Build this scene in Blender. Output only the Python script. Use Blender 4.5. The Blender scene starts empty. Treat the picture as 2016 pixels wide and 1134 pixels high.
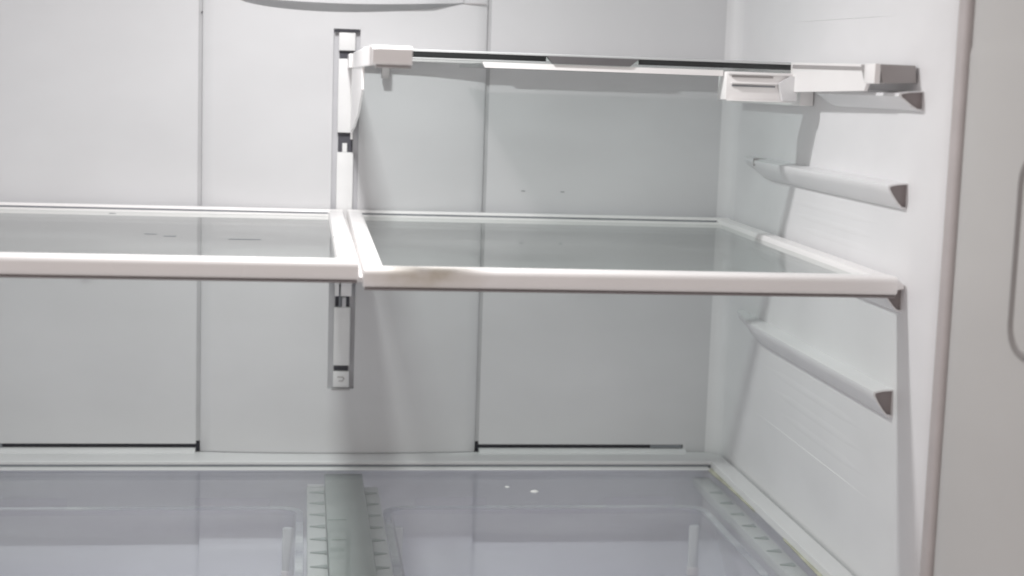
import bpy, bmesh, math, random
from mathutils import Vector, Matrix
random.seed(4)
S = bpy.context.scene
COL = S.collection

# ------------------------------------------------------------------ camera
cam_d = bpy.data.cameras.new('camera'); cam = bpy.data.objects.new('camera', cam_d); COL.objects.link(cam)
RT = Vector((0.9908, -0.1311, 0.0330)); UP = Vector((-0.0153, 0.1334, 0.9909)); FW = Vector((0.1343, 0.9823, -0.1302))
M = Matrix((( RT.x, UP.x, -FW.x), (RT.y, UP.y, -FW.y), (RT.z, UP.z, -FW.z))).to_4x4()
M.translation = Vector((-0.0407, -1.558, 0.1289))
cam.matrix_world = M
cam_d.lens = 54.355; cam_d.sensor_width = 36.0; cam_d.clip_start = 0.02; cam_d.clip_end = 50
cam_d.dof.use_dof = True; cam_d.dof.focus_distance = 1.33; cam_d.dof.aperture_fstop = 6.0
S.camera = cam
S.cycles.filter_width = 1.9
S.cycles.transparent_max_bounces = 40; S.cycles.max_bounces = 14; S.cycles.diffuse_bounces = 7; S.cycles.glossy_bounces = 6

# ------------------------------------------------------------------ room light (the kitchen behind the camera) and exposure
W = bpy.data.worlds.new('World'); S.world = W; W.use_nodes = True
bg = W.node_tree.nodes['Background']
bg.inputs['Color'].default_value = (1.0, 0.915, 0.89, 1); bg.inputs['Strength'].default_value = 0.50
S.view_settings.view_transform = 'Standard'; S.view_settings.look = 'None'
S.view_settings.exposure = 0.26; S.view_settings.gamma = 1.0; S.view_settings.use_curve_mapping = False

def area(name, loc, rot, sx, sy, power, color):
    l = bpy.data.lights.new(name, 'AREA'); l.shape = 'RECTANGLE'; l.size = sx; l.size_y = sy
    l.energy = power; l.color = color
    o = bpy.data.objects.new(name, l); o.location = loc; o.rotation_euler = rot; COL.objects.link(o)
    return o
# the LED strip in the refrigerator's own ceiling
area('ceiling_led', (-0.043, -0.385, 0.392), (0, 0, 0), 0.045, 0.020, 2.3, (1.0, 0.99, 0.985))

# ------------------------------------------------------------------ materials
def nodes(name):
    m = bpy.data.materials.new(name); m.use_nodes = True
    n = m.node_tree.nodes; n.clear()
    return m, n, m.node_tree.links

def plastic(name, col, rough=0.35, var=0.03, bump=0.02, scale=9.0, spec=0.5, stain=None):
    m, n, L = nodes(name)
    out = n.new('ShaderNodeOutputMaterial'); p = n.new('ShaderNodeBsdfPrincipled'); L.new(p.outputs[0], out.inputs[0])
    tc = n.new('ShaderNodeTexCoord')
    mp = n.new('ShaderNodeMapping'); mp.inputs['Scale'].default_value = (1, 1, 1.8); L.new(tc.outputs['Object'], mp.inputs[0])
    nz = n.new('ShaderNodeTexNoise'); nz.inputs['Scale'].default_value = scale; nz.inputs['Detail'].default_value = 5
    L.new(mp.outputs[0], nz.inputs['Vector'])
    r = n.new('ShaderNodeValToRGB')
    r.color_ramp.elements[0].position = 0.3; r.color_ramp.elements[1].position = 0.7
    r.color_ramp.elements[0].color = tuple(c * (1 - var) for c in col) + (1,)
    r.color_ramp.elements[1].color = tuple(min(1, c * (1 + var)) for c in col) + (1,)
    L.new(nz.outputs[0], r.inputs[0])
    src = r.outputs[0]
    if stain:
        (sx, sy, sz), (rx, ry, rz), scol, amt = stain
        mp2 = n.new('ShaderNodeMapping'); mp2.vector_type = 'POINT'
        mp2.inputs['Location'].default_value = (-sx / rx, -sy / ry, -sz / rz); mp2.inputs['Scale'].default_value = (1 / rx, 1 / ry, 1 / rz)
        L.new(tc.outputs['Object'], mp2.inputs[0])
        ln = n.new('ShaderNodeVectorMath'); ln.operation = 'LENGTH'; L.new(mp2.outputs[0], ln.inputs[0])
        mr = n.new('ShaderNodeMapRange'); mr.inputs[1].default_value = 1.0; mr.inputs[2].default_value = 0.2
        L.new(ln.outputs['Value'], mr.inputs[0])
        nz3 = n.new('ShaderNodeTexNoise'); nz3.inputs['Scale'].default_value = 60; nz3.inputs['Detail'].default_value = 6
        L.new(tc.outputs['Object'], nz3.inputs['Vector'])
        mu = n.new('ShaderNodeMath'); mu.operation = 'MULTIPLY'; L.new(mr.outputs[0], mu.inputs[0]); L.new(nz3.outputs[0], mu.inputs[1])
        mu2 = n.new('ShaderNodeMath'); mu2.operation = 'MULTIPLY'; L.new(mu.outputs[0], mu2.inputs[0]); mu2.inputs[1].default_value = amt
        mu2.use_clamp = True
        mx = n.new('ShaderNodeMix'); mx.data_type = 'RGBA'
        L.new(mu2.outputs[0], mx.inputs[0]); L.new(src, mx.inputs[6]); mx.inputs[7].default_value = scol + (1,)
        src = mx.outputs[2]
    L.new(src, p.inputs['Base Color'])
    nz2 = n.new('ShaderNodeTexNoise'); nz2.inputs['Scale'].default_value = 4.5; nz2.inputs['Detail'].default_value = 3
    L.new(tc.outputs['Object'], nz2.inputs['Vector'])
    mr = n.new('ShaderNodeMapRange'); mr.inputs[1].default_value = 0.3; mr.inputs[2].default_value = 0.7
    mr.inputs[3].default_value = rough * 0.8; mr.inputs[4].default_value = rough * 1.3
    L.new(nz2.outputs[0], mr.inputs[0]); L.new(mr.outputs[0], p.inputs['Roughness'])
    p.inputs['Specular IOR Level'].default_value = spec
    if bump:
        b = n.new('ShaderNodeBump'); b.inputs['Strength'].default_value = bump; b.inputs['Distance'].default_value = 0.02
        L.new(nz2.outputs[0], b.inputs['Height']); L.new(b.outputs[0], p.inputs['Normal'])
    return m

def clear(name, tint, rough=0.03, base=0.045, gain=0.95, smear=0.0):
    """thin clear sheet: tinted see-through plus angle dependent gloss, the same from both sides"""
    m, n, L = nodes(name)
    out = n.new('ShaderNodeOutputMaterial')
    tr = n.new('ShaderNodeBsdfTransparent'); tr.inputs[0].default_value = tint + (1,)
    gl = n.new('ShaderNodeBsdfGlossy'); gl.inputs['Roughness'].default_value = rough
    lw = n.new('ShaderNodeLayerWeight'); lw.inputs[0].default_value = 0.5
    pw = n.new('ShaderNodeMath'); pw.operation = 'POWER'; L.new(lw.outputs['Facing'], pw.inputs[0]); pw.inputs[1].default_value = 5
    ma = n.new('ShaderNodeMath'); ma.operation = 'MULTIPLY_ADD'; L.new(pw.outputs[0], ma.inputs[0]); ma.inputs[1].default_value = gain; ma.inputs[2].default_value = base
    ma.use_clamp = True
    mx = n.new('ShaderNodeMixShader'); L.new(ma.outputs[0], mx.inputs[0]); L.new(tr.outputs[0], mx.inputs[1]); L.new(gl.outputs[0], mx.inputs[2])
    res = mx.outputs[0]
    if smear:
        df = n.new('ShaderNodeBsdfDiffuse'); df.inputs[0].default_value = (0.8, 0.83, 0.83, 1)
        tc = n.new('ShaderNodeTexCoord'); nz = n.new('ShaderNodeTexNoise'); nz.inputs['Scale'].default_value = 7; nz.inputs['Detail'].default_value = 6
        mp = n.new('ShaderNodeMapping'); mp.inputs['Scale'].default_value = (0.55, 1.6, 1); mp.inputs['Rotation'].default_value = (0, 0, 0.25); L.new(tc.outputs['Object'], mp.inputs[0]); L.new(mp.outputs[0], nz.inputs['Vector'])
        mr = n.new('ShaderNodeMapRange'); mr.inputs[1].default_value = 0.42; mr.inputs[2].default_value = 0.78
        mr.inputs[3].default_value = smear * 0.4; mr.inputs[4].default_value = smear * 3.0
        L.new(nz.outputs[0], mr.inputs[0])
        m2 = n.new('ShaderNodeMixShader'); L.new(mr.outputs[0], m2.inputs[0]); L.new(res, m2.inputs[1]); L.new(df.outputs[0], m2.inputs[2])
        res = m2.outputs[0]
    L.new(res, out.inputs[0])
    return m

WHITE = plastic('liner_white', (0.775, 0.775, 0.785), 0.36, 0.03, 0.07)
PANEL = plastic('panel_white', (0.65, 0.65, 0.662), 0.34, 0.04, 0.08, 6)
SHELFW = plastic('shelf_white', (0.89, 0.875, 0.87), 0.3, 0.02, 0.01, 20)
STAINED = plastic('shelf_white_stained', (0.89, 0.875, 0.87), 0.3, 0.02, 0.01, 20, stain=((0.045, -0.474, -0.006), (0.05, 0.03, 0.016), (0.42, 0.36, 0.25), 1.1))
BAYW = plastic('bay_white', (0.86, 0.885, 0.915), 0.35, 0.03, 0.03, 7)
COVERW = plastic('cover_white', (0.72, 0.72, 0.73), 0.35, 0.03, 0.02, 14)
GREYP = plastic('grey_plastic', (0.36, 0.34, 0.34), 0.5, 0.05, 0.02, 20)
TRACKW = plastic('track_white', (0.80, 0.80, 0.80), 0.35, 0.02, 0.01, 20)
TRACKG = plastic('track_rim_grey', (0.60, 0.60, 0.62), 0.4, 0.03, 0.01, 20)
DARK = plastic('dark_slot', (0.035, 0.035, 0.045), 0.6, 0.1, 0.0, 20)
LIP = plastic('underside_shade_grey', (0.40, 0.40, 0.41), 0.5, 0.04, 0.0, 20)
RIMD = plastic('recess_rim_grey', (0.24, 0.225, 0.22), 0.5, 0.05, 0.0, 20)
SLOT = plastic('track_slot_dark', (0.075, 0.075, 0.09), 0.6, 0.1, 0.0, 20)
JOINT = plastic('joint_grey', (0.50, 0.50, 0.51), 0.5, 0.05, 0.0, 20)
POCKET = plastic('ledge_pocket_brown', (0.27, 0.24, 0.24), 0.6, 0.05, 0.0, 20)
MIDG = plastic('slot_grey', (0.22, 0.23, 0.25), 0.5, 0.1, 0.0, 20)
EDGE = plastic('glass_edge_dark', (0.018, 0.021, 0.022), 0.15, 0.1, 0.0, 30)
EDGELIT = plastic('glass_edge_pale', (0.52, 0.54, 0.54), 0.2, 0.05, 0.0, 30)
FROST = plastic('frosted_green_white', (0.40, 0.45, 0.42), 0.4, 0.08, 0.02, 16)
FROSTL = plastic('frosted_pale_green', (0.64, 0.67, 0.65), 0.4, 0.05, 0.02, 16)
RIBM = plastic('rib_grey_green', (0.33, 0.38, 0.36), 0.5, 0.05, 0.0, 30)
YELLOW = plastic('yellowed_residue', (0.50, 0.50, 0.40), 0.6, 0.2, 0.05, 40)
DOORM = plastic('door_liner', (0.52, 0.512, 0.50), 0.4, 0.03, 0.03, 5)
GASKET = plastic('gasket_grey', (0.46, 0.425, 0.42), 0.6, 0.05, 0.0, 20)
GLASS = clear('shelf_glass', (0.94, 0.968, 0.953), 0.03, 0.04, 0.9, 0.025)
GLASS2 = clear('top_shelf_glass', (0.925, 0.95, 0.945), 0.03, 0.04, 0.9, 0.04)
COVGLASS = clear('cover_glass', (0.985, 0.985, 0.995), 0.05, 0.04, 0.9, 0.03)
BIN = clear('bin_clear_plastic', (0.985, 0.98, 1.0), 0.06, 0.05, 0.8, 0.015)
BINF = clear('bin_rim_glint_plastic', (0.93, 0.93, 0.99), 0.10, 0.15, 0.8, 0.5)  # strong smear whitens the rim in place of glints
BINW = clear('bin_glint_haze', (0.97, 0.97, 1.0), 0.08, 0.25, 0.8, 2.2)
FINGER = plastic('finger_pull_grey', (0.13, 0.125, 0.13), 0.5, 0.05, 0.0, 20)
mL, nL, lL = nodes('led_diffuser')
_o = nL.new('ShaderNodeOutputMaterial'); _e = nL.new('ShaderNodeEmission'); _e.inputs[0].default_value = (0.95, 0.98, 1, 1); _e.inputs[1].default_value = 3.0
lL.new(_e.outputs[0], _o.inputs[0])

# ------------------------------------------------------------------ mesh helpers
def box(bm, x0, x1, y0, y1, z0, z1, bev=0.0, seg=2):
    g = bmesh.ops.create_cube(bm, size=1.0)
    vs = g['verts']
    for v in vs:
        v.co = Vector(((x0 + x1) / 2 + v.co.x * (x1 - x0), (y0 + y1) / 2 + v.co.y * (y1 - y0), (z0 + z1) / 2 + v.co.z * (z1 - z0)))
    if bev:
        es = list({e for v in vs for e in v.link_edges})
        bmesh.ops.bevel(bm, geom=es, offset=bev, segments=seg, affect='EDGES', profile=0.5)

def prism(bm, pts, axis, a, b, cap=True):
    """polygon pts in the two other axes (x,y,z order), swept along axis from a to b"""
    def mk(p, t):
        if axis == 'x': return (t, p[0], p[1])
        if axis == 'y': return (p[0], t, p[1])
        return (p[0], p[1], t)
    A = [bm.verts.new(mk(p, a)) for p in pts]; B = [bm.verts.new(mk(p, b)) for p in pts]
    n = len(pts)
    for i in range(n):
        bm.faces.new((A[i], A[(i + 1) % n], B[(i + 1) % n], B[i]))
    if cap:
        bm.faces.new(A[::-1]); bm.faces.new(B)

def strip(bm, rows):
    """sheet through rows of equally many points"""
    R = [[bm.verts.new(p) for p in r] for r in rows]
    for a, b in zip(R, R[1:]):
        for i in range(len(a) - 1):
            bm.faces.new((a[i], a[i + 1], b[i + 1], b[i]))
    return R

def rrect(x0, x1, y0, y1, r, n=5):
    out = []
    for cx, cy, a0 in ((x1 - r, y1 - r, 0), (x0 + r, y1 - r, 90), (x0 + r, y0 + r, 180), (x1 - r, y0 + r, 270)):
        for k in range(n + 1):
            a = math.radians(a0 + 90 * k / n)
            out.append((cx + r * math.cos(a), cy + r * math.sin(a)))
    return out

def obj(name, bm, mat, parent=None, smooth=True, label=None, bevel=0.0, fix=True):
    if fix: bmesh.ops.recalc_face_normals(bm, faces=bm.faces)
    me = bpy.data.meshes.new(name); bm.to_mesh(me); bm.free()
    me.materials.append(mat)
    if smooth:
        for p in me.polygons: p.use_smooth = True
        me.set_sharp_from_angle(angle=math.radians(40))
    o = bpy.data.objects.new(name, me); COL.objects.link(o)
    if parent: o.parent = parent
    if label: o['label'] = label
    if bevel:
        b = o.modifiers.new('bevel', 'BEVEL'); b.width = bevel; b.segments = 3; b.limit_method = 'ANGLE'; b.angle_limit = math.radians(40)
    return o

def thing(name, label, cat, group=None):
    o = bpy.data.objects.new(name, None); COL.objects.link(o)
    o['label'] = label; o['category'] = cat
    if group: o['group'] = group
    return o
def tag(o, label, cat, group=None):
    o['label'] = label; o['category'] = cat
    if group: o['group'] = group
def B(): return bmesh.new()
def boxo(name, mat, parent, dims, bev=0.001, label=None):
    bm = B(); box(bm, *dims, bev=bev); return obj(name, bm, mat, parent, label=label)
def proud(o):            # parts of one thing share its origin
    return o

# ================================================================== REFRIGERATOR
F = thing('refrigerator', 'white refrigerator interior with moulded side wall, central duct panel and open door at right', 'refrigerator')
ZT = 0.41            # ceiling height
ZB = -0.47           # floor of the drawer bay
XS0, XS1 = -0.141, 0.1385      # centre panel edges

# moulded liner: side wall, rounded rear corner (right, then left)
def wall_path(sx):
    pts = [(0.3838, 0.0)]
    for k in range(9):
        a = math.radians(90 - 90 * k / 8)
        pts.append((0.384 + 0.016 * math.cos(a), -0.016 + 0.016 * math.sin(a)))
    pts += [(0.4, -0.2), (0.4, -0.38), (0.4, -0.455), (0.4001, -0.475), (0.4003, -0.485), (0.4008, -0.498), (0.4017, -0.508), (0.4032, -0.5165), (0.4056, -0.5235), (0.409, -0.5275), (0.414, -0.529), (0.43, -0.529)]
    return [(sx * x, y) for x, y in pts]
for sx, nm in ((1, 'side_wall'), (-1, 'side_wall')):
    bm = B(); path = wall_path(sx)
    zs = [ZB, -0.36, -0.249, -0.2, -0.1, 0.0, 0.1, 0.2, 0.3, ZT]
    strip(bm, [[(x, y, z) for x, y in path] for z in zs])
    w = obj(nm, bm, WHITE, F)
    # faint mould lines on the wall
    def line(y0, z0, y1, z1, t=0.0012, h=0.0008, mat=WHITE):
        b2 = B(); x = sx * 0.4
        d = Vector((0, y1 - y0, z1 - z0)).normalized(); nrm = Vector((0, -d.z, d.y))
        P0, P1 = Vector((x, y0, z0)), Vector((x, y1, z1)); ring = []
        for k_ in range(9):
            q = P0.lerp(P1, k_ / 8); e = min(1.0, k_ / 2, (8 - k_) / 2); tt = t * (0.3 + 0.7 * e)
            ring.append([b2.verts.new(q - nrm * tt + Vector((sx * 0.0004, 0, 0))), b2.verts.new(q + Vector((-sx * (h * e - 0.0001), 0, 0))), b2.verts.new(q + nrm * tt + Vector((sx * 0.0004, 0, 0)))])
        for a_, b_ in zip(ring, ring[1:]):
            for i in range(2): b2.faces.new((a_[i], b_[i], b_[i + 1], a_[i + 1]))
        obj('mould_line', b2, mat, w)
    line(-0.105, -0.180, -0.445, -0.183, 0.0012, 0.0007)
    line(-0.15, 0.1945, -0.444, 0.190, 0.0008, 0.0006, WHITE)
    for k in range(3): line(-0.12 - 0.03 * k, -0.130 - 0.017 * k, -0.44, -0.132 - 0.0175 * k, 0.006, 0.0007)
    for k in range(3): line(-0.16 - 0.02 * k, 0.033 - 0.011 * k, -0.44, 0.032 - 0.0115 * k, 0.005, 0.0006)

# shelf ledges on both walls
def ledge(sx, ztop, yr, yf, h=0.0185, w=0.0145, notch=True, label=None):
    bm = B(); N = 14
    rows = []
    for k in range(N + 1):
        t = k / N; y = yr + (yf - yr) * t
        e = min(1, t * 5.0); e = e * e * (3 - 2 * e)      # swells out of the wall at the rear
        ww = 0.0016 + (w - 0.0016) * (0.25 + 0.75 * e); hh = h * (0.45 + 0.55 * e)
        x = sx * 0.401
        rows.append([(x, y, ztop + 0.0012), (sx * (0.4 - ww * 0.55), y, ztop + 0.0006), (sx * (0.4 - ww), y, ztop - 0.0008), (sx * (0.4 - ww * 1.02), y, ztop - 0.003),
                     (sx * (0.4 - ww * 0.82), y, ztop - hh * 0.42), (sx * (0.4 - ww * 0.48), y, ztop - hh * 0.78), (sx * (0.4 - ww * 0.22), y, ztop - hh * 0.97), (x, y, ztop - hh)])
    R = strip(bm, rows)
    bm.faces.new([v for v in R[0]])
    # hollow front end: thin lip then a deep pocket
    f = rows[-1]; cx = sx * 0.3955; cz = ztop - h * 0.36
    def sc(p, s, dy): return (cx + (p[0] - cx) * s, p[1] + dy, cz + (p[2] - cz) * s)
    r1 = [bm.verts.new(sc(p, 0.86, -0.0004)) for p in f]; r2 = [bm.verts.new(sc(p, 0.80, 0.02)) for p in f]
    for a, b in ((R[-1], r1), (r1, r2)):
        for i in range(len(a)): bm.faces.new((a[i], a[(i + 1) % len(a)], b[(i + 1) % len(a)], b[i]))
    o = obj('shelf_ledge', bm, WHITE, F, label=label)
    b2 = B(); b2.faces.new([b2.verts.new(sc(p, 0.83, 0.0022)) for p in f]); obj('ledge_mouth_shade', b2, POCKET, o)  # brown sheet in the mouth, coloured as the shade inside the hollow
    if notch:
        boxo('ledge_notch', GREYP, o, (min(sx * 0.3868, sx * 0.3995), max(sx * 0.3868, sx * 0.3995), yr - 0.062, yr - 0.060, ztop - 0.006, ztop + 0.0013), 0)
    return o
for sx in (1, -1):
    ledge(sx, 0.0655, -0.052, -0.467)
    ledge(sx, -0.0895, -0.055, -0.465, h=0.0205, w=0.015, notch=False)
    ledge(sx, -0.012, -0.052, -0.470, h=0.017, w=0.014, notch=False)
    ledge(sx, 0.1330, -0.266, -0.485, h=0.013, w=0.018, notch=False)

# rear wall panels left and right of the centre duct
for a, b in ((XS1 + 0.0042, 0.3838), (-0.3838, XS0 - 0.0042)):
    bm = B()
    n = 12
    xs = [a + (b - a) * k / n for k in range(n + 1)]
    zs = [-0.2415, -0.15, -0.05, 0.05, 0.15, 0.25, ZT]
    strip(bm, [[(x, 0.0, z) for x in xs] for z in zs])
    # returned bottom and inner edges so that the sheet has thickness
    strip(bm, [[(x, 0.0, -0.2415) for x in xs], [(x, 0.010, -0.2415) for x in xs]])
    xi = a if a > 0 else b
    strip(bm, [[(xi, 0.0, z) for z in zs], [(xi, 0.010, z) for z in zs]])
    xo0, xo1 = (0.3600, 0.3838) if a > 0 else (-0.3838, -0.3600)
    strip(bm, [[(xo0, 0.0, z), (xo1, 0.0, z)] for z in (-0.2415, -0.252)])
    xe = xo0 if a > 0 else xo1
    strip(bm, [[(xe, 0.0, z), (xe, 0.010, z)] for z in (-0.2415, -0.252)])
    obj('rear_panel', bm, PANEL, F)
# what lies behind the joints
bm = B(); box(bm, -0.40, 0.40, 0.012, 0.016, -0.26, ZT); obj('rear_backing', bm, GREYP, F)
for a, b in ((XS1 + 0.0001, XS1 + 0.0043), (XS0 - 0.0043, XS0 - 0.0001)):
    boxo('panel_joint', JOINT, F, (a, b, 0.0012, 0.0034, -0.2385, ZT), 0)
for a, b in ((XS1 + 0.001, 0.358), (-0.358, XS0 - 0.001)):
    boxo('rear_gap_shade_strip', DARK, F, (a, b, 0.0035, 0.0115, -0.2500, -0.2395), 0)  # black strip added behind the gap to keep it dark
boxo('rear_gap_plug', MIDG, F, (0.325, 0.3585, 0.0006, 0.0034, -0.2455, -0.2405), 0)
boxo('rear_gap_plug', MIDG, F, (-0.3585, -0.335, 0.0006, 0.0034, -0.2455, -0.2405), 0)

# bulging centre duct panel with a pocket for the shelf track
def bulge(x):
    t = (x - (XS0 + XS1) / 2) / ((XS1 - XS0) / 2)
    return -0.0025 - 0.0085 * max(0.0, 1 - abs(t) ** 2.6)
TXC, TW, TZ0, TZ1 = 0.0, 0.0135, -0.1815, 0.1780
TL, TR = TXC - 0.0140, TXC + 0.0122
xs = [XS0, XS0 + 0.0015] + [XS0 + 0.0015 + (TL - XS0 - 0.0015) * k / 12 for k in range(1, 13)] + [TL + (TR - TL) * k / 6 for k in range(1, 7)] + [TR + (XS1 - 0.0015 - TR) * k / 12 for k in range(1, 13)] + [XS1]
zs = [-0.2490, -0.2477, -0.22, TZ0, -0.09, 0.0, 0.09, TZ1, 0.25, ZT]
bm = B(); rows = []
for z in zs:
    rows.append([(x, bulge(x) + (0.0012 if x in (XS0, XS1) else 0) + (0.0012 if z == -0.2490 else 0), z) for x in xs])
V = [[bm.verts.new(p) for p in r] for r in rows]
for j in range(len(zs) - 1):
    for i in range(len(xs) - 1):
        xm = (xs[i] + xs[i + 1]) / 2; zm = (zs[j] + zs[j + 1]) / 2
        if TL < xm < TR and TZ0 < zm < TZ1: continue
        bm.faces.new((V[j][i], V[j][i + 1], V[j + 1][i + 1], V[j + 1][i]))
for i, s in ((0, 1), (-1, 1)):
    col = [r[i] for r in V]; back = [bm.verts.new((v.co.x, 0.011, v.co.z)) for v in col]
    for k in range(len(col) - 1): bm.faces.new((col[k], col[k + 1], back[k + 1], back[k]))
bot = V[0]; back = [bm.verts.new((v.co.x, 0.011, v.co.z)) for v in bot]
for k in range(len(bot) - 1): bm.faces.new((bot[k], bot[k + 1], back[k + 1], back[k]))
duct = obj('centre_duct_panel', bm, PANEL, F)
for sx_, xx in ((1, 0.1805), (1, 0.221)):
    bm = B(); box(bm, xx - 0.002, xx + 0.002, -0.0004, 0.0002, 0.0218, 0.0226); obj('speck', bm, MIDG, duct)

# shelf track standing in the pocket
T = B(); yt = -0.0075
# pocket wall
for (a0, a1) in (((TL, TZ0), (TL, TZ1)), ((TR, TZ0), (TR, TZ1)), ((TL, TZ0), (TR, TZ0)), ((TL, TZ1), (TR, TZ1))):
    vs = [T.verts.new((a0[0], -0.0109, a0[1])), T.verts.new((a1[0], -0.0109, a1[1])), T.verts.new((a1[0], -0.002, a1[1])), T.verts.new((a0[0], -0.002, a0[1]))]
    T.faces.new(vs)
vs = [T.verts.new(p) for p in ((TL, -0.004, TZ0), (TR, -0.004, TZ0), (TR, -0.004, TZ1), (TL, -0.004, TZ1))]; T.faces.new(vs)
track = obj('shelf_track', T, TRACKG, F, smooth=False)
def plate(x0, x1, z0, z1, y0=-0.0105, y1=-0.0045, mat=TRACKW, name='track_plate', bev=0.0007):
    bm = B(); box(bm, x0, x1, y0, y1, z0, z1, bev=bev); return obj(name, bm, mat, track)
PX0, PX1 = -0.0088, 0.0075
plate(PX0, PX1, 0.1570, 0.1745)            # top pad
plate(PX0, PX1, 0.0765, 0.1490)
plate(PX0, PX1, -0.0755, 0.0570)
plate(PX0, PX1, -0.1580, -0.0985)
plate(PX0, PX1, -0.1805, -0.1640)         # bottom pad
for z0, z1 in ((0.1490, 0.1570), (0.0570, 0.0765), (-0.0985, -0.0755), (-0.1640, -0.1580)):
    plate(PX0 + 0.001, PX1 - 0.001, z0, z1, -0.0052, -0.0046, SLOT, 'track_slot', 0)
# bars inside the open slots
plate(-0.0042, -0.0018, -0.0985, -0.0755, -0.0095, -0.0050, MIDG, 'slot_rib', 0)
plate(-0.0010, 0.0030, -0.0985, -0.0885, -0.0100, -0.0050, TRACKG, 'slot_rib', 0)
plate(-0.0035, 0.0010, 0.0572, 0.0660, -0.0100, -0.0050, TRACKW, 'slot_rib', 0)
plate(TL + 0.001, TR - 0.001, 0.1750, 0.1779, -0.0108, -0.0102, DARK, 'track_end_shade_strip', 0)  # dark strip painted in for the shaded gap at the pocket's top
plate(TL + 0.004, TR - 0.004, -0.1829, -0.1817, -0.0118, -0.0106, GREYP, 'track_end_shade_line', 0.0003)  # grey strip stands in for the thin shadow below the track
# embossed arrow mark on the bottom pad
bm = B()
for a, b in (((-0.0042, -0.1698), (0.0010, -0.1698)), ((0.0010, -0.1698), (0.0026, -0.1715)), ((0.0026, -0.1715), (0.0006, -0.1738)), ((0.0006, -0.1738), (-0.0026, -0.1738))):
    p, q = Vector((a[0], 0, a[1])), Vector((b[0], 0, b[1])); d = (q - p).normalized() * 0.00025; n_ = Vector((-d.z, 0, d.x)) * 1.4
    c = [bm.verts.new(v + Vector((0, -0.01085, 0))) for v in (p - d + n_, q + d + n_, q + d - n_, p - d - n_)]
    c2 = [bm.verts.new(v.co + Vector((0, 0.0005, 0))) for v in c]
    bm.faces.new(c)
    for i in range(4): bm.faces.new((c[i], c[(i + 1) % 4], c2[(i + 1) % 4], c2[i]))
obj('embossed_mark', bm, GREYP, track)

# shallow light housing bulging from the top of the duct panel, seen from just below
bm = B(); n = 26
rear, front, up_ = [], [], []
X0, X1 = -0.1095, 0.1135
for k in range(n + 1):
    t = k / n; x = X0 + (X1 - X0) * t
    zr = 0.2030 + 0.0035 * t - 0.0112 * math.sin(math.pi * (t ** 0.85)) ** 0.75
    zf = 0.2045 + 0.0030 * t - 0.0040 * math.sin(math.pi * t)
    yb = bulge(x) + 0.001; e = min(1, math.sin(math.pi * min(max(t, 0.02), 0.98)) * 2.2)
    rear.append((x, yb, zr)); front.append((x, yb - 0.001 - 0.012 * e, max(zf, zr + 0.0015))); up_.append((x, yb - 0.001 - 0.014 * e, 0.30))
strip(bm, [front, up_])
h = obj('light_housing', bm, PANEL, F)
bm = B(); strip(bm, [rear, front]); obj('housing_underside', bm, LIP, h)  # underside of the housing, its shade put into the grey colour
# seam of the housing plate
boxo('housing_seam', GREYP, F, (0.1135, 0.1365, -0.0065, -0.0045, 0.2068, 0.2076), 0)
boxo('panel_screw_hole', DARK, F, (-0.1425, -0.1395, -0.0008, 0.0006, 0.1885, 0.1900), 0)

# ceiling, floor and the outside of the cabinet
boxo('ceiling', WHITE, F, (-0.41, 0.41, -0.527, 0.03, ZT, ZT + 0.02), 0)
d_ = boxo('ceiling_light_cover', mL, F, (-0.10, -0.01, -0.399, -0.371, 0.3955, 0.4095), 0.002)
boxo('bay_floor', BAYW, F, (-0.41, 0.41, -0.527, 0.03, ZB - 0.02, ZB), 0)
# lower rear wall with the hump behind the drawers
bm = B()
prof = [(0.002, -0.2505), (0.002, -0.33), (-0.004, -0.339), (-0.10, -0.40), (-0.13, ZB)]
strip(bm, [[(x, y, z) for x in (-0.40, -0.2, 0.0, 0.2, 0.40)] for y, z in prof]); obj('lower_rear_wall', bm, BAYW, F)
bm = B()
prof = [(-0.001, -0.2505), (-0.012, -0.2575), (-0.014, -0.335), (-0.024, -0.347), (-0.112, -0.402), (-0.14, ZB)]
strip(bm, [[(x, y + (0.02 if i in (0, 5) else 0), z) for i, x in enumerate((XS0 - 0.0005, XS0 + 0.001, -0.05, 0.05, XS1 - 0.001, XS1 + 0.0005))] for y, z in prof]); obj('lower_duct', bm, BAYW, F)
# outer cabinet shell
for sx in (1, -1):
    a, b = sorted((sx * 0.412, sx * 0.445)); boxo('cabinet_side', GREYP, F, (a, b, -0.5280, 0.06, ZB - 0.06, ZT + 0.06), 0.002)
boxo('cabinet_back', GREYP, F, (-0.411, 0.411, 0.035, 0.06, ZB - 0.06, ZT + 0.06), 0.002)
boxo('cabinet_top', GREYP, F, (-0.411, 0.411, -0.527, 0.034, ZT + 0.021, ZT + 0.06), 0.002)

# open door at the right: gasket, inner liner with a long moulded recess
door = bpy.data.objects.new('door', None); COL.objects.link(door); door.parent = F
bm = B(); prism(bm, rrect(0.4008, 0.4150, -0.5480, -0.5310, 0.005), 'z', ZB, ZT + 0.02); obj('door_gasket', bm, GASKET, door)
def dx(y): return 0.3985 + (-0.556 - y) * 0.09        # the liner leans slightly away
ys = [-0.5485, -0.5500, -0.555, -0.563, -0.574, -0.585, -0.60, -0.62, -0.64, -0.70, -0.80, -0.95]
off = [0.0150, 0.0075, 0.0040, 0.0020, 0.0009, 0.0003, 0, 0, 0, 0, 0, 0]
bm = B(); zs = [ZB, -0.3, -0.1, 0.05, 0.155, 0.160, 0.165, 0.170, 0.26, ZT + 0.02]
strip(bm, [[(dx(y) + o_ + (0.0010 if z > 0.162 else 0), y, z) for y, o_ in zip(ys, off)] for z in zs])
dl = obj('door_liner', bm, DOORM, door)
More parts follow.
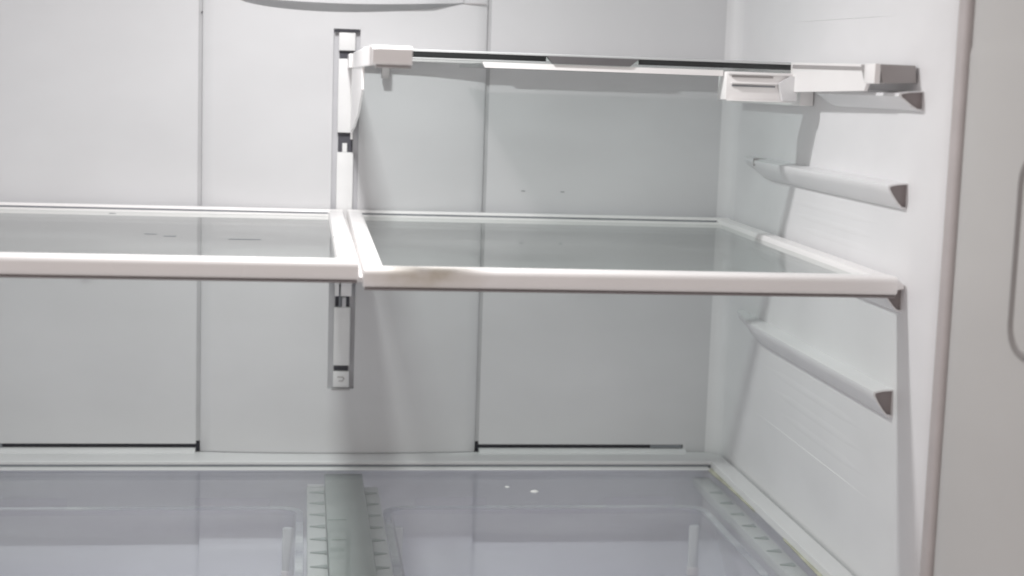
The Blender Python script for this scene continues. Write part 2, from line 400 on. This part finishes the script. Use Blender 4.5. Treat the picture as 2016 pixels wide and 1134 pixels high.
# moulded recess: raised rounded rim with a lower floor
def rec_ring(y0, y1, z0, z1, r, lift):
    return [(dx(a) + lift, a, b) for a, b in rrect(y0, y1, z0, z1, r, 6)]
RY0, RY1, RZ0, RZ1 = -0.80, -0.6360, -0.032, 0.099
rings = [rec_ring(RY0, RY1, RZ0, RZ1, 0.020, -0.0003), rec_ring(RY0 + .0012, RY1 - .0012, RZ0 + .0012, RZ1 - .0012, 0.019, -0.0022), rec_ring(RY0 + .003, RY1 - .003, RZ0 + .003, RZ1 - .003, 0.018, -0.0022), rec_ring(RY0 + .005, RY1 - .005, RZ0 + .005, RZ1 - .005, 0.017, -0.0005)]
bm = B(); RR = [[bm.verts.new(p) for p in r] for r in rings]
for a, b in zip(RR, RR[1:]):
    for i in range(len(a)): bm.faces.new((a[i], a[(i + 1) % len(a)], b[(i + 1) % len(a)], b[i]))
obj('recess_rim', bm, RIMD, door)
bm = B(); bm.faces.new([bm.verts.new(p) for p in rec_ring(RY0 + .0045, RY1 - .0045, RZ0 + .0045, RZ1 - .0045, 0.017, -0.0006)]); obj('recess_floor', bm, DOORM, door)
boxo('door_shell', GREYP, door, (0.455, 0.485, -0.95, -0.565, ZB, ZT + 0.02), 0.004)

# ================================================================== MID SHELVES
def mid_shelf(x0, x1, dz, yf, name_label, mats, inner_left):
    """x0..x1 outline, dz drop of the front edge, yf front"""
    t = thing('glass_shelf', name_label, 'shelf', 'glass shelves at mid height')
    barm = mats
    # front bar: soft D profile, white plastic, dark under-edge
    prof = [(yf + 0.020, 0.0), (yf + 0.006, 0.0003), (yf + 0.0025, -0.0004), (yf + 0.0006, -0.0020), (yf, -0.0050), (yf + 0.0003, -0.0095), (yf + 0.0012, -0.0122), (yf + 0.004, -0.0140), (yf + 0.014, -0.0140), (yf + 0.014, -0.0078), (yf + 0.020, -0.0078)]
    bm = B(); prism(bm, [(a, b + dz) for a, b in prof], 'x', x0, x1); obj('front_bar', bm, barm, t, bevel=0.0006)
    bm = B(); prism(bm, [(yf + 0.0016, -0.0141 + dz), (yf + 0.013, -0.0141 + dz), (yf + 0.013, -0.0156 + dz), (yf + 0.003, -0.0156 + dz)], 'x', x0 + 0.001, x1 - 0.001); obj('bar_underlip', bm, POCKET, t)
    # side rails
    W_ = 0.0150
    for (a, b, inner) in ((x0, x0 + W_, inner_left), (x1 - W_, x1, not inner_left)):
        z0r = -0.0085
        bm = B()
        A = [(a, -0.003), (a + 0.0012, 0.0), (b - 0.0012, 0.0), (b, -0.002), (b, z0r), (a, z0r)]
        R0 = [bm.verts.new((x, -0.0125, z)) for x, z in A]; R1 = [bm.verts.new((x, yf + 0.0205, z + dz)) for x, z in A]
        for i in range(6): bm.faces.new((R0[i], R0[(i + 1) % 6], R1[(i + 1) % 6], R1[i]))
        bm.faces.new(R0); bm.faces.new(R1[::-1])
        obj('side_rail', bm, SHELFW, t, bevel=0.0004)
    # rear rail with a thin second lip in front of it
    bm = B(); prism(bm, [(-0.0122, -0.010), (-0.0122, -0.0008), (-0.0110, 0.0004), (-0.0130 + 0.0085, 0.0004), (-0.0035, -0.0008), (-0.0035, -0.010)] if False else [(-0.0360, -0.0085), (-0.0360, -0.0032), (-0.0340, -0.0028), (-0.0215, -0.0036), (-0.0210, -0.0012), (-0.0195, 0.0006), (-0.0135, 0.0006), (-0.0125, -0.0005), (-0.0125, -0.0085)], 'x', x0 + 0.0005, x1 - 0.0005); obj('rear_rail', bm, SHELFW, t, bevel=0.0003)
    boxo('rail_groove', MIDG, t, (x0 + W_, x1 - W_, -0.0222, -0.0210, -0.0034, -0.0019), 0)
    # tempered glass
    bm = B(); g0, g1 = x0 + W_ - 0.002, x1 - W_ + 0.002
    va = [(g0, -0.030, -0.0045), (g1, -0.030, -0.0045), (g1, yf + 0.019, -0.0045 + dz), (g0, yf + 0.019, -0.0045 + dz)]
    a = [bm.verts.new(p) for p in va]; b = [bm.verts.new((p[0], p[1], p[2] - 0.0035)) for p in va]
    bm.faces.new(a); bm.faces.new(b[::-1])
    for i in range(4): bm.faces.new((a[i], b[i], b[(i + 1) % 4], a[(i + 1) % 4]))
    g = obj('glass_pane', bm, GLASS, t, smooth=False)
    return t, g
shL, gL = mid_shelf(-0.3975, -0.0016, 0.0022, -0.474, 'clear glass shelf with white front bar left of the centre track', SHELFW, False)
shR, gR = mid_shelf(0.0018, 0.3935, -0.0022, -0.478, 'clear glass shelf with yellow-stained white front bar below the empty slide-out frame', STAINED, True)
# support arms hooked in the track (each shelf has one at the centre, with its hook showing under the bar)
def arm(t, x0, x1, dz, hook=True):
    bm = B()
    prism(bm, [(-0.455, -0.0088 + dz), (-0.0105, -0.0088), (-0.0105, -0.082), (-0.020, -0.086), (-0.026, -0.074), (-0.10, -0.048), (-0.30, -0.020), (-0.455, -0.0125 + dz)], 'x', x0, x1)
    obj('support_arm', bm, SHELFW, t, bevel=0.0004)
arm(shL, -0.0085, -0.0045, 0.0022)
arm(shR, -0.0026, 0.0080, -0.0022)  # widened to block light coming through the gap between the shelves
# small scratches on the left pane and the bracket tip of the right shelf at the wall
for x, y, ln in ((-0.166, -0.255, 0.010), (-0.149, -0.270, 0.010), (-0.088, -0.285, 0.026), (-0.220, -0.060, 0.006)):
    bm = B(); zz = -0.0045 + 0.0022 * (-y - 0.03) / 0.425; box(bm, x - ln / 2, x + ln / 2, y - 0.0011, y + 0.0011, zz + 0.0001, zz + 0.0004); obj('scratch', bm, MIDG, gL)
bm = B(); prism(bm, [(0.3937, -0.0035), (0.3995, -0.0085), (0.3995, -0.0110), (0.3937, -0.0120)], 'y', -0.4745, -0.440); obj('wall_clip', bm, SHELFW, shR)

# ================================================================== TOP SLIDE-OUT SHELF (front glass pushed under the rear glass)
s = thing('slide_under_shelf', 'half depth slide under shelf at top right, its front half open between two arms', 'shelf')
# left arm, end cap and hanging bracket plate
bm = B(); prism(bm, [(-0.460, 0.1530), (-0.0105, 0.1545), (-0.0105, 0.1400), (-0.460, 0.1392)], 'x', 0.0036, 0.0062); obj('left_arm', bm, SHELFW, s, bevel=0.0004)
bm = B(); prism(bm, [(-0.30, 0.1398), (-0.0105, 0.1398), (-0.0105, 0.0705), (-0.026, 0.0705), (-0.030, 0.0790), (-0.11, 0.0850), (-0.22, 0.1010), (-0.30, 0.1210)], 'x', 0.0040, 0.0060); obj('arm_bracket', bm, SHELFW, s, bevel=0.0003)
boxo('arm_hook', SHELFW, s, (0.0000, 0.0036, -0.060, -0.0105, 0.1400, 0.1535), 0.0008)
bm = B(); prism(bm, [(-0.455, 0.1395), (-0.470, 0.1393), (-0.4745, 0.1405), (-0.4755, 0.145), (-0.4745, 0.1510), (-0.470, 0.1530), (-0.440, 0.1530), (-0.440, 0.1395)], 'x', 0.0048, 0.0325); obj('end_cap', bm, SHELFW, s, bevel=0.0006)
boxo('cap_underlip', GREYP, s, (0.0075, 0.0318, -0.4725, -0.445, 0.1378, 0.1394), 0.0003)
boxo('catch', GREYP, s, (0.0330, 0.0405, -0.028, -0.018, 0.1310, 0.1486), 0.0008)
# rear pane with pale top trim and dark edge
YB = -0.255
def xw(z): return z
bm = B(); prism(bm, [(YB - 0.001, 0.1552), (YB + 0.001, 0.1560), (YB + 0.0035, 0.1560), (YB + 0.0035, 0.1545), (YB - 0.001, 0.1542)], 'x', 0.0065, 0.3780); obj('edge_trim', bm, EDGELIT, s)
boxo('glass_edge', EDGE, s, (0.0066, 0.160, YB - 0.0004, YB + 0.003, 0.1494, 0.1540), 0.0004)
boxo('glass_edge', EDGE, s, (0.2400, 0.3775, YB - 0.0004, YB + 0.003, 0.1494, 0.1540), 0.0004)
boxo('glass_edge_rim', EDGELIT, s, (0.0066, 0.160, YB - 0.0002, YB + 0.003, 0.1480, 0.1490), 0.0002)
bm = B(); prism(bm, [(0.1600, 0.1541), (0.1660, 0.1476), (0.2320, 0.1476), (0.2400, 0.1541)], 'y', YB - 0.002, YB + 0.004); obj('finger_pull', bm, FINGER, s)
bm = B(); box(bm, 0.0066, 0.3775, YB + 0.0045, -0.0350, 0.1500, 0.1534); obj('rear_pane', bm, GLASS2, s, smooth=False)
# slid pane: pale frame strip below the dark edge
bm = B(); prism(bm, [(0.1060, 0.1472), (0.1085, 0.1426), (0.3140, 0.1424), (0.3140, 0.1472)], 'y', YB - 0.0005, YB + 0.005); obj('sliding_frame', bm, SHELFW, s)
bm = B(); box(bm, 0.108, 0.372, YB + 0.009, -0.037, 0.1440, 0.1470); obj('sliding_pane', bm, GLASS2, s, smooth=False)
# rear rail: opaque, throws the band of shade on the rear wall
bm = B(); prism(bm, [(-0.0305, 0.1485), (-0.0305, 0.1545), (-0.0115, 0.1545), (-0.0115, 0.1485)], 'x', 0.0100, 0.3900); obj('rear_rail', bm, SHELFW, s, bevel=0.001)
boxo('rail_shade_step', SHELFW, s, (0.150, 0.305, -0.0345, -0.0307, 0.1486, 0.1540), 0.0005)  # block added to deepen part of the shade band on the wall
# right arm against the wall: inner plate, slide box, dark end cap
bm = B(); prism(bm, [(-0.460, 0.1525), (-0.255, 0.1560), (-0.255, 0.1305), (-0.436, 0.1330), (-0.440, 0.1385), (-0.460, 0.1390)], 'x', 0.3735, 0.3765); obj('right_arm', bm, SHELFW, s, bevel=0.0004)
bm = B(); prism(bm, [(-0.450, 0.1508), (-0.262, 0.1540), (-0.262, 0.1510), (-0.450, 0.1482)], 'x', 0.3728, 0.3734); obj('arm_groove', bm, GREYP, s)
boxo('arm_top', SHELFW, s, (0.3767, 0.3930, -0.460, -0.03, 0.1500, 0.1528), 0.0006)
boxo('arm_rail', SHELFW, s, (0.3870, 0.3992, -0.244, -0.030, 0.1190, 0.1495), 0.0008)
# slide box hanging below the glass
boxo('slide_box', SHELFW, s, (0.3150, 0.3775, -0.262, -0.236, 0.1222, 0.1466), 0.0012)
boxo('slide_box_frame', SHELFW, s, (0.3160, 0.3700, -0.2650, -0.2622, 0.1440, 0.1462), 0.0005)
boxo('slide_box_frame', SHELFW, s, (0.3160, 0.3720, -0.2650, -0.2622, 0.1215, 0.1230), 0.0004)
boxo('slide_box_frame', SHELFW, s, (0.3190, 0.3600, -0.2655, -0.2622, 0.1362, 0.1378), 0.0004)
boxo('slide_box_slot', MIDG, s, (0.3200, 0.3580, -0.2630, -0.2621, 0.1340, 0.1352), 0)
boxo('slide_box_slot', GREYP, s, (0.3200, 0.3560, -0.2630, -0.2621, 0.1418, 0.1432), 0)
bm = B(); prism(bm, [(0.3600, 0.1378), (0.3700, 0.1440), (0.3760, 0.1440), (0.3760, 0.1230), (0.3640, 0.1230)], 'y', -0.268, -0.2622); obj('slide_box_frame', bm, COVERW, s)
# grey end cap on the right arm
bm = B(); prism(bm, [(0.3700, 0.1526), (0.3975, 0.1524), (0.3990, 0.1395), (0.3735, 0.1388)], 'y', -0.474, -0.435); obj('grey_end_cap', bm, GREYP, s, bevel=0.0006, label='dark grey-brown end cap on the wall arm')
boxo('cap_rib', SHELFW, s, (0.3668, 0.3712, -0.474, -0.452, 0.1385, 0.1530), 0.0006)

# ================================================================== CRISPER COVER
c = thing('crisper_cover', 'white framed glass cover over the clear drawers at the bottom', 'shelf cover')
ZF = -0.2492; ZG = -0.2560
# frame: rounded corners, one loop of rails
bm = B()
outer = rrect(-0.3978, 0.3978, -0.53, -0.0015, 0.020, 6); inner = rrect(-0.3800, 0.3800, -0.515, -0.0420, 0.004, 6)
# follow the bulge of the duct at the rear: the frame there stays behind it
lo = [[(x, y, ZF - 0.012) for x, y in rrect(-0.3985, 0.3985, -0.53, -0.0008, 0.021, 6)], [(x, y, ZF) for x, y in outer], [(x, y, ZF) for x, y in inner], [(x, y, ZF - 0.0065) for x, y in rrect(-0.3790, 0.3790, -0.514, -0.0430, 0.004, 6)]]
RR = [[bm.verts.new(p) for p in r] for r in lo]
for a, b in zip(RR, RR[1:]):
    for i in range(len(a)): bm.faces.new((a[i], a[(i + 1) % len(a)], b[(i + 1) % len(a)], b[i]))
obj('cover_frame', bm, COVERW, c, bevel=0.0007)
boxo('frame_joint', MIDG, c, (-0.379, 0.379, -0.0450, -0.0431, ZG, ZF - 0.0030), 0)
for a_, b_ in ((XS1 + 0.0045, 0.362), (-0.362, XS0 - 0.0045)):
    bm = B(); prism(bm, [(-0.0105, ZF - 0.001), (-0.0105, ZF + 0.0004), (-0.004, ZF + 0.0032), (0.003, ZF + 0.0032), (0.003, ZF - 0.001)], 'x', a_, b_); obj('rear_step', bm, COVERW, c)
boxo('inner_lip', COVERW, c, (-0.378, 0.3755, -0.0560, -0.0448, ZG + 0.0003, ZG + 0.0022), 0.0006)
bm = B(); box(bm, -0.379, 0.379, -0.513, -0.044, ZG - 0.004, ZG); cg = obj('cover_glass', bm, COVGLASS, c, smooth=False)
# yellowed residue along the right inner edge
bm = B(); prism(bm, [(0.3735, -0.047), (0.3788, -0.047), (0.3788, -0.20), (0.3775, -0.21), (0.3760, -0.12), (0.3745, -0.085)], 'z', ZG + 0.0002, ZG + 0.0009); obj('residue', bm, YELLOW, cg)
bm = B(); prism(bm, [(0.3770, -0.30), (0.3789, -0.29), (0.3789, -0.50), (0.3755, -0.50), (0.3750, -0.40)], 'z', ZG + 0.0002, ZG + 0.0009); obj('residue', bm, YELLOW, cg)
# centre beam and its stepped flanks
boxo('centre_beam', FROST, c, (-0.0160, 0.0215, -0.512, -0.046, -0.272, -0.2605), 0.0015)
boxo('beam_flank', FROSTL, c, (-0.0335, -0.0162, -0.512, -0.075, -0.276, -0.2665), 0.0015)
boxo('beam_flank', FROSTL, c, (0.0217, 0.0360, -0.512, -0.075, -0.276, -0.2665), 0.0015)
boxo('flank_tip', COVERW, c, (-0.0330, -0.0168, -0.0775, -0.0745, -0.2664, -0.2640), 0.0006)
boxo('side_flank', FROSTL, c, (0.3600, 0.3780, -0.512, -0.046, -0.274, -0.2650), 0.0012)
boxo('side_flank', FROSTL, c, (-0.3780, -0.3600, -0.512, -0.046, -0.274, -0.2650), 0.0012)
def rib(xw_, xt, y, z):
    bm = B(); d = 0.0042 if abs(xw_ - xt) > 0.012 else 0.0035
    prism(bm, [(xw_, y - d), (xw_, y + d), (xt, y)] if xw_ < xt else [(xw_, y + d), (xw_, y - d), (xt, y)], 'z', z, z + 0.0012)
    obj('shaded_rib', bm, RIBM, c, smooth=False)  # darker colour gives the wedges the shade of slots
for k in range(11):
    y = -0.098 - 0.0385 * k
    rib(-0.0170, -0.0310, y, -0.2664)
    rib(0.0225, 0.0335, y - 0.004, -0.2664)
    if k < 11: rib(0.3740, 0.3615, y - 0.010, -0.2649); rib(-0.3740, -0.3615, y - 0.010, -0.2649)
boxo('beam_slot', RIBM, c, (-0.0150, 0.0010, -0.2120, -0.2090, -0.2604, -0.2599), 0)
boxo('beam_slot', RIBM, c, (-0.0125, -0.0010, -0.2730, -0.2690, -0.2604, -0.2599), 0)

# ================================================================== CLEAR DRAWERS
def drawer(x0, x1, label):
    t = thing('clear_bin', label, 'drawer', 'clear drawers under the glass cover')
    z1, z0 = -0.2800, -0.425; yr, yf = -0.105, -0.52
    def ring(g, z, r): return [(x, y, z) for x, y in rrect(x0 + g, x1 - g, yf + g, yr - g, r, 6)]
    rings = [ring(0.0, z1 - 0.006, 0.022), ring(0.0, z1, 0.022), ring(0.006, z1, 0.018), ring(0.010, z1 - 0.05, 0.020), ring(0.017, z0 + 0.012, 0.024), ring(0.022, z0 + 0.003, 0.022), ring(0.032, z0, 0.018)]
    bm = B(); RR = [[bm.verts.new(p) for p in r] for r in rings]
    for a, b in zip(RR, RR[1:]):
        for i in range(len(a)): bm.faces.new((a[i], a[(i + 1) % len(a)], b[(i + 1) % len(a)], b[i]))
    bm.faces.new(RR[-1])
    o = obj('bin', bm, BIN, t); m = o.modifiers.new('thick', 'SOLIDIFY'); m.thickness = 0.0022
    lip = [ring(-0.0012, z1 + 0.0004, 0.022), ring(-0.0012, z1 + 0.0020, 0.022), ring(0.0052, z1 + 0.0020, 0.018), ring(0.0052, z1 + 0.0004, 0.018)]
    bm = B(); RR = [[bm.verts.new(p) for p in r] for r in lip]
    for a, b in zip(RR, RR[1:] + RR[:1]):
        for i in range(len(a)): bm.faces.new((a[i], a[(i + 1) % len(a)], b[(i + 1) % len(a)], b[i]))
    obj('rim', bm, BINF, t)
    for xp in (x0 + 0.008, x1 - 0.018):
        bm = B(); box(bm, xp, xp + 0.010, yr - 0.024, yr - 0.018, z1 - 0.080, z1 - 0.012, bev=0.0025); obj('corner_glint', bm, BINW, t)  # hazy bar stands in for the highlight on the bin's corner
        bm = B(); box(bm, xp - 0.0006, xp + 0.0106, yr - 0.0255, yr - 0.018, z1 - 0.062, z1 - 0.054, bev=0.001); obj('corner_glint_block', bm, SHELFW, t)  # white block stands in for the brightest spot of that highlight
    # moulded stop across the rear rim
    for a, b in ((x0 + 0.03, x0 + 0.10), (x1 - 0.10, x1 - 0.03)):
        bm = B(); box(bm, a, b, yr - 0.006, yr - 0.003, z1 + 0.0003, z1 + 0.012, bev=0.0014); obj('rear_stop', bm, BIN, t)
    return t
dL = drawer(-0.3560, -0.0380, 'clear plastic drawer under the glass cover, left of the centre beam')
dR = drawer(0.0400, 0.3560, 'clear plastic drawer under the glass cover, right of the centre beam')

# water drops lying on the cover glass
def drop(x, y, r, label):
    bm = B(); bmesh.ops.create_uvsphere(bm, u_segments=14, v_segments=8, radius=r)
    for v in bm.verts: v.co = Vector((x + v.co.x * 1.2, y + v.co.y, ZG + 0.0003 + max(0, v.co.z) * 0.45))
    o = obj('water_drop', bm, SHELFW, None); tag(o, label, 'water drop', 'drops on the cover glass')
drop(0.182, -0.135, 0.0034, 'larger whitish drop on the glass cover above the right drawer')
drop(0.158, -0.118, 0.0020, 'smaller whitish drop on the glass cover, left of the larger drop')
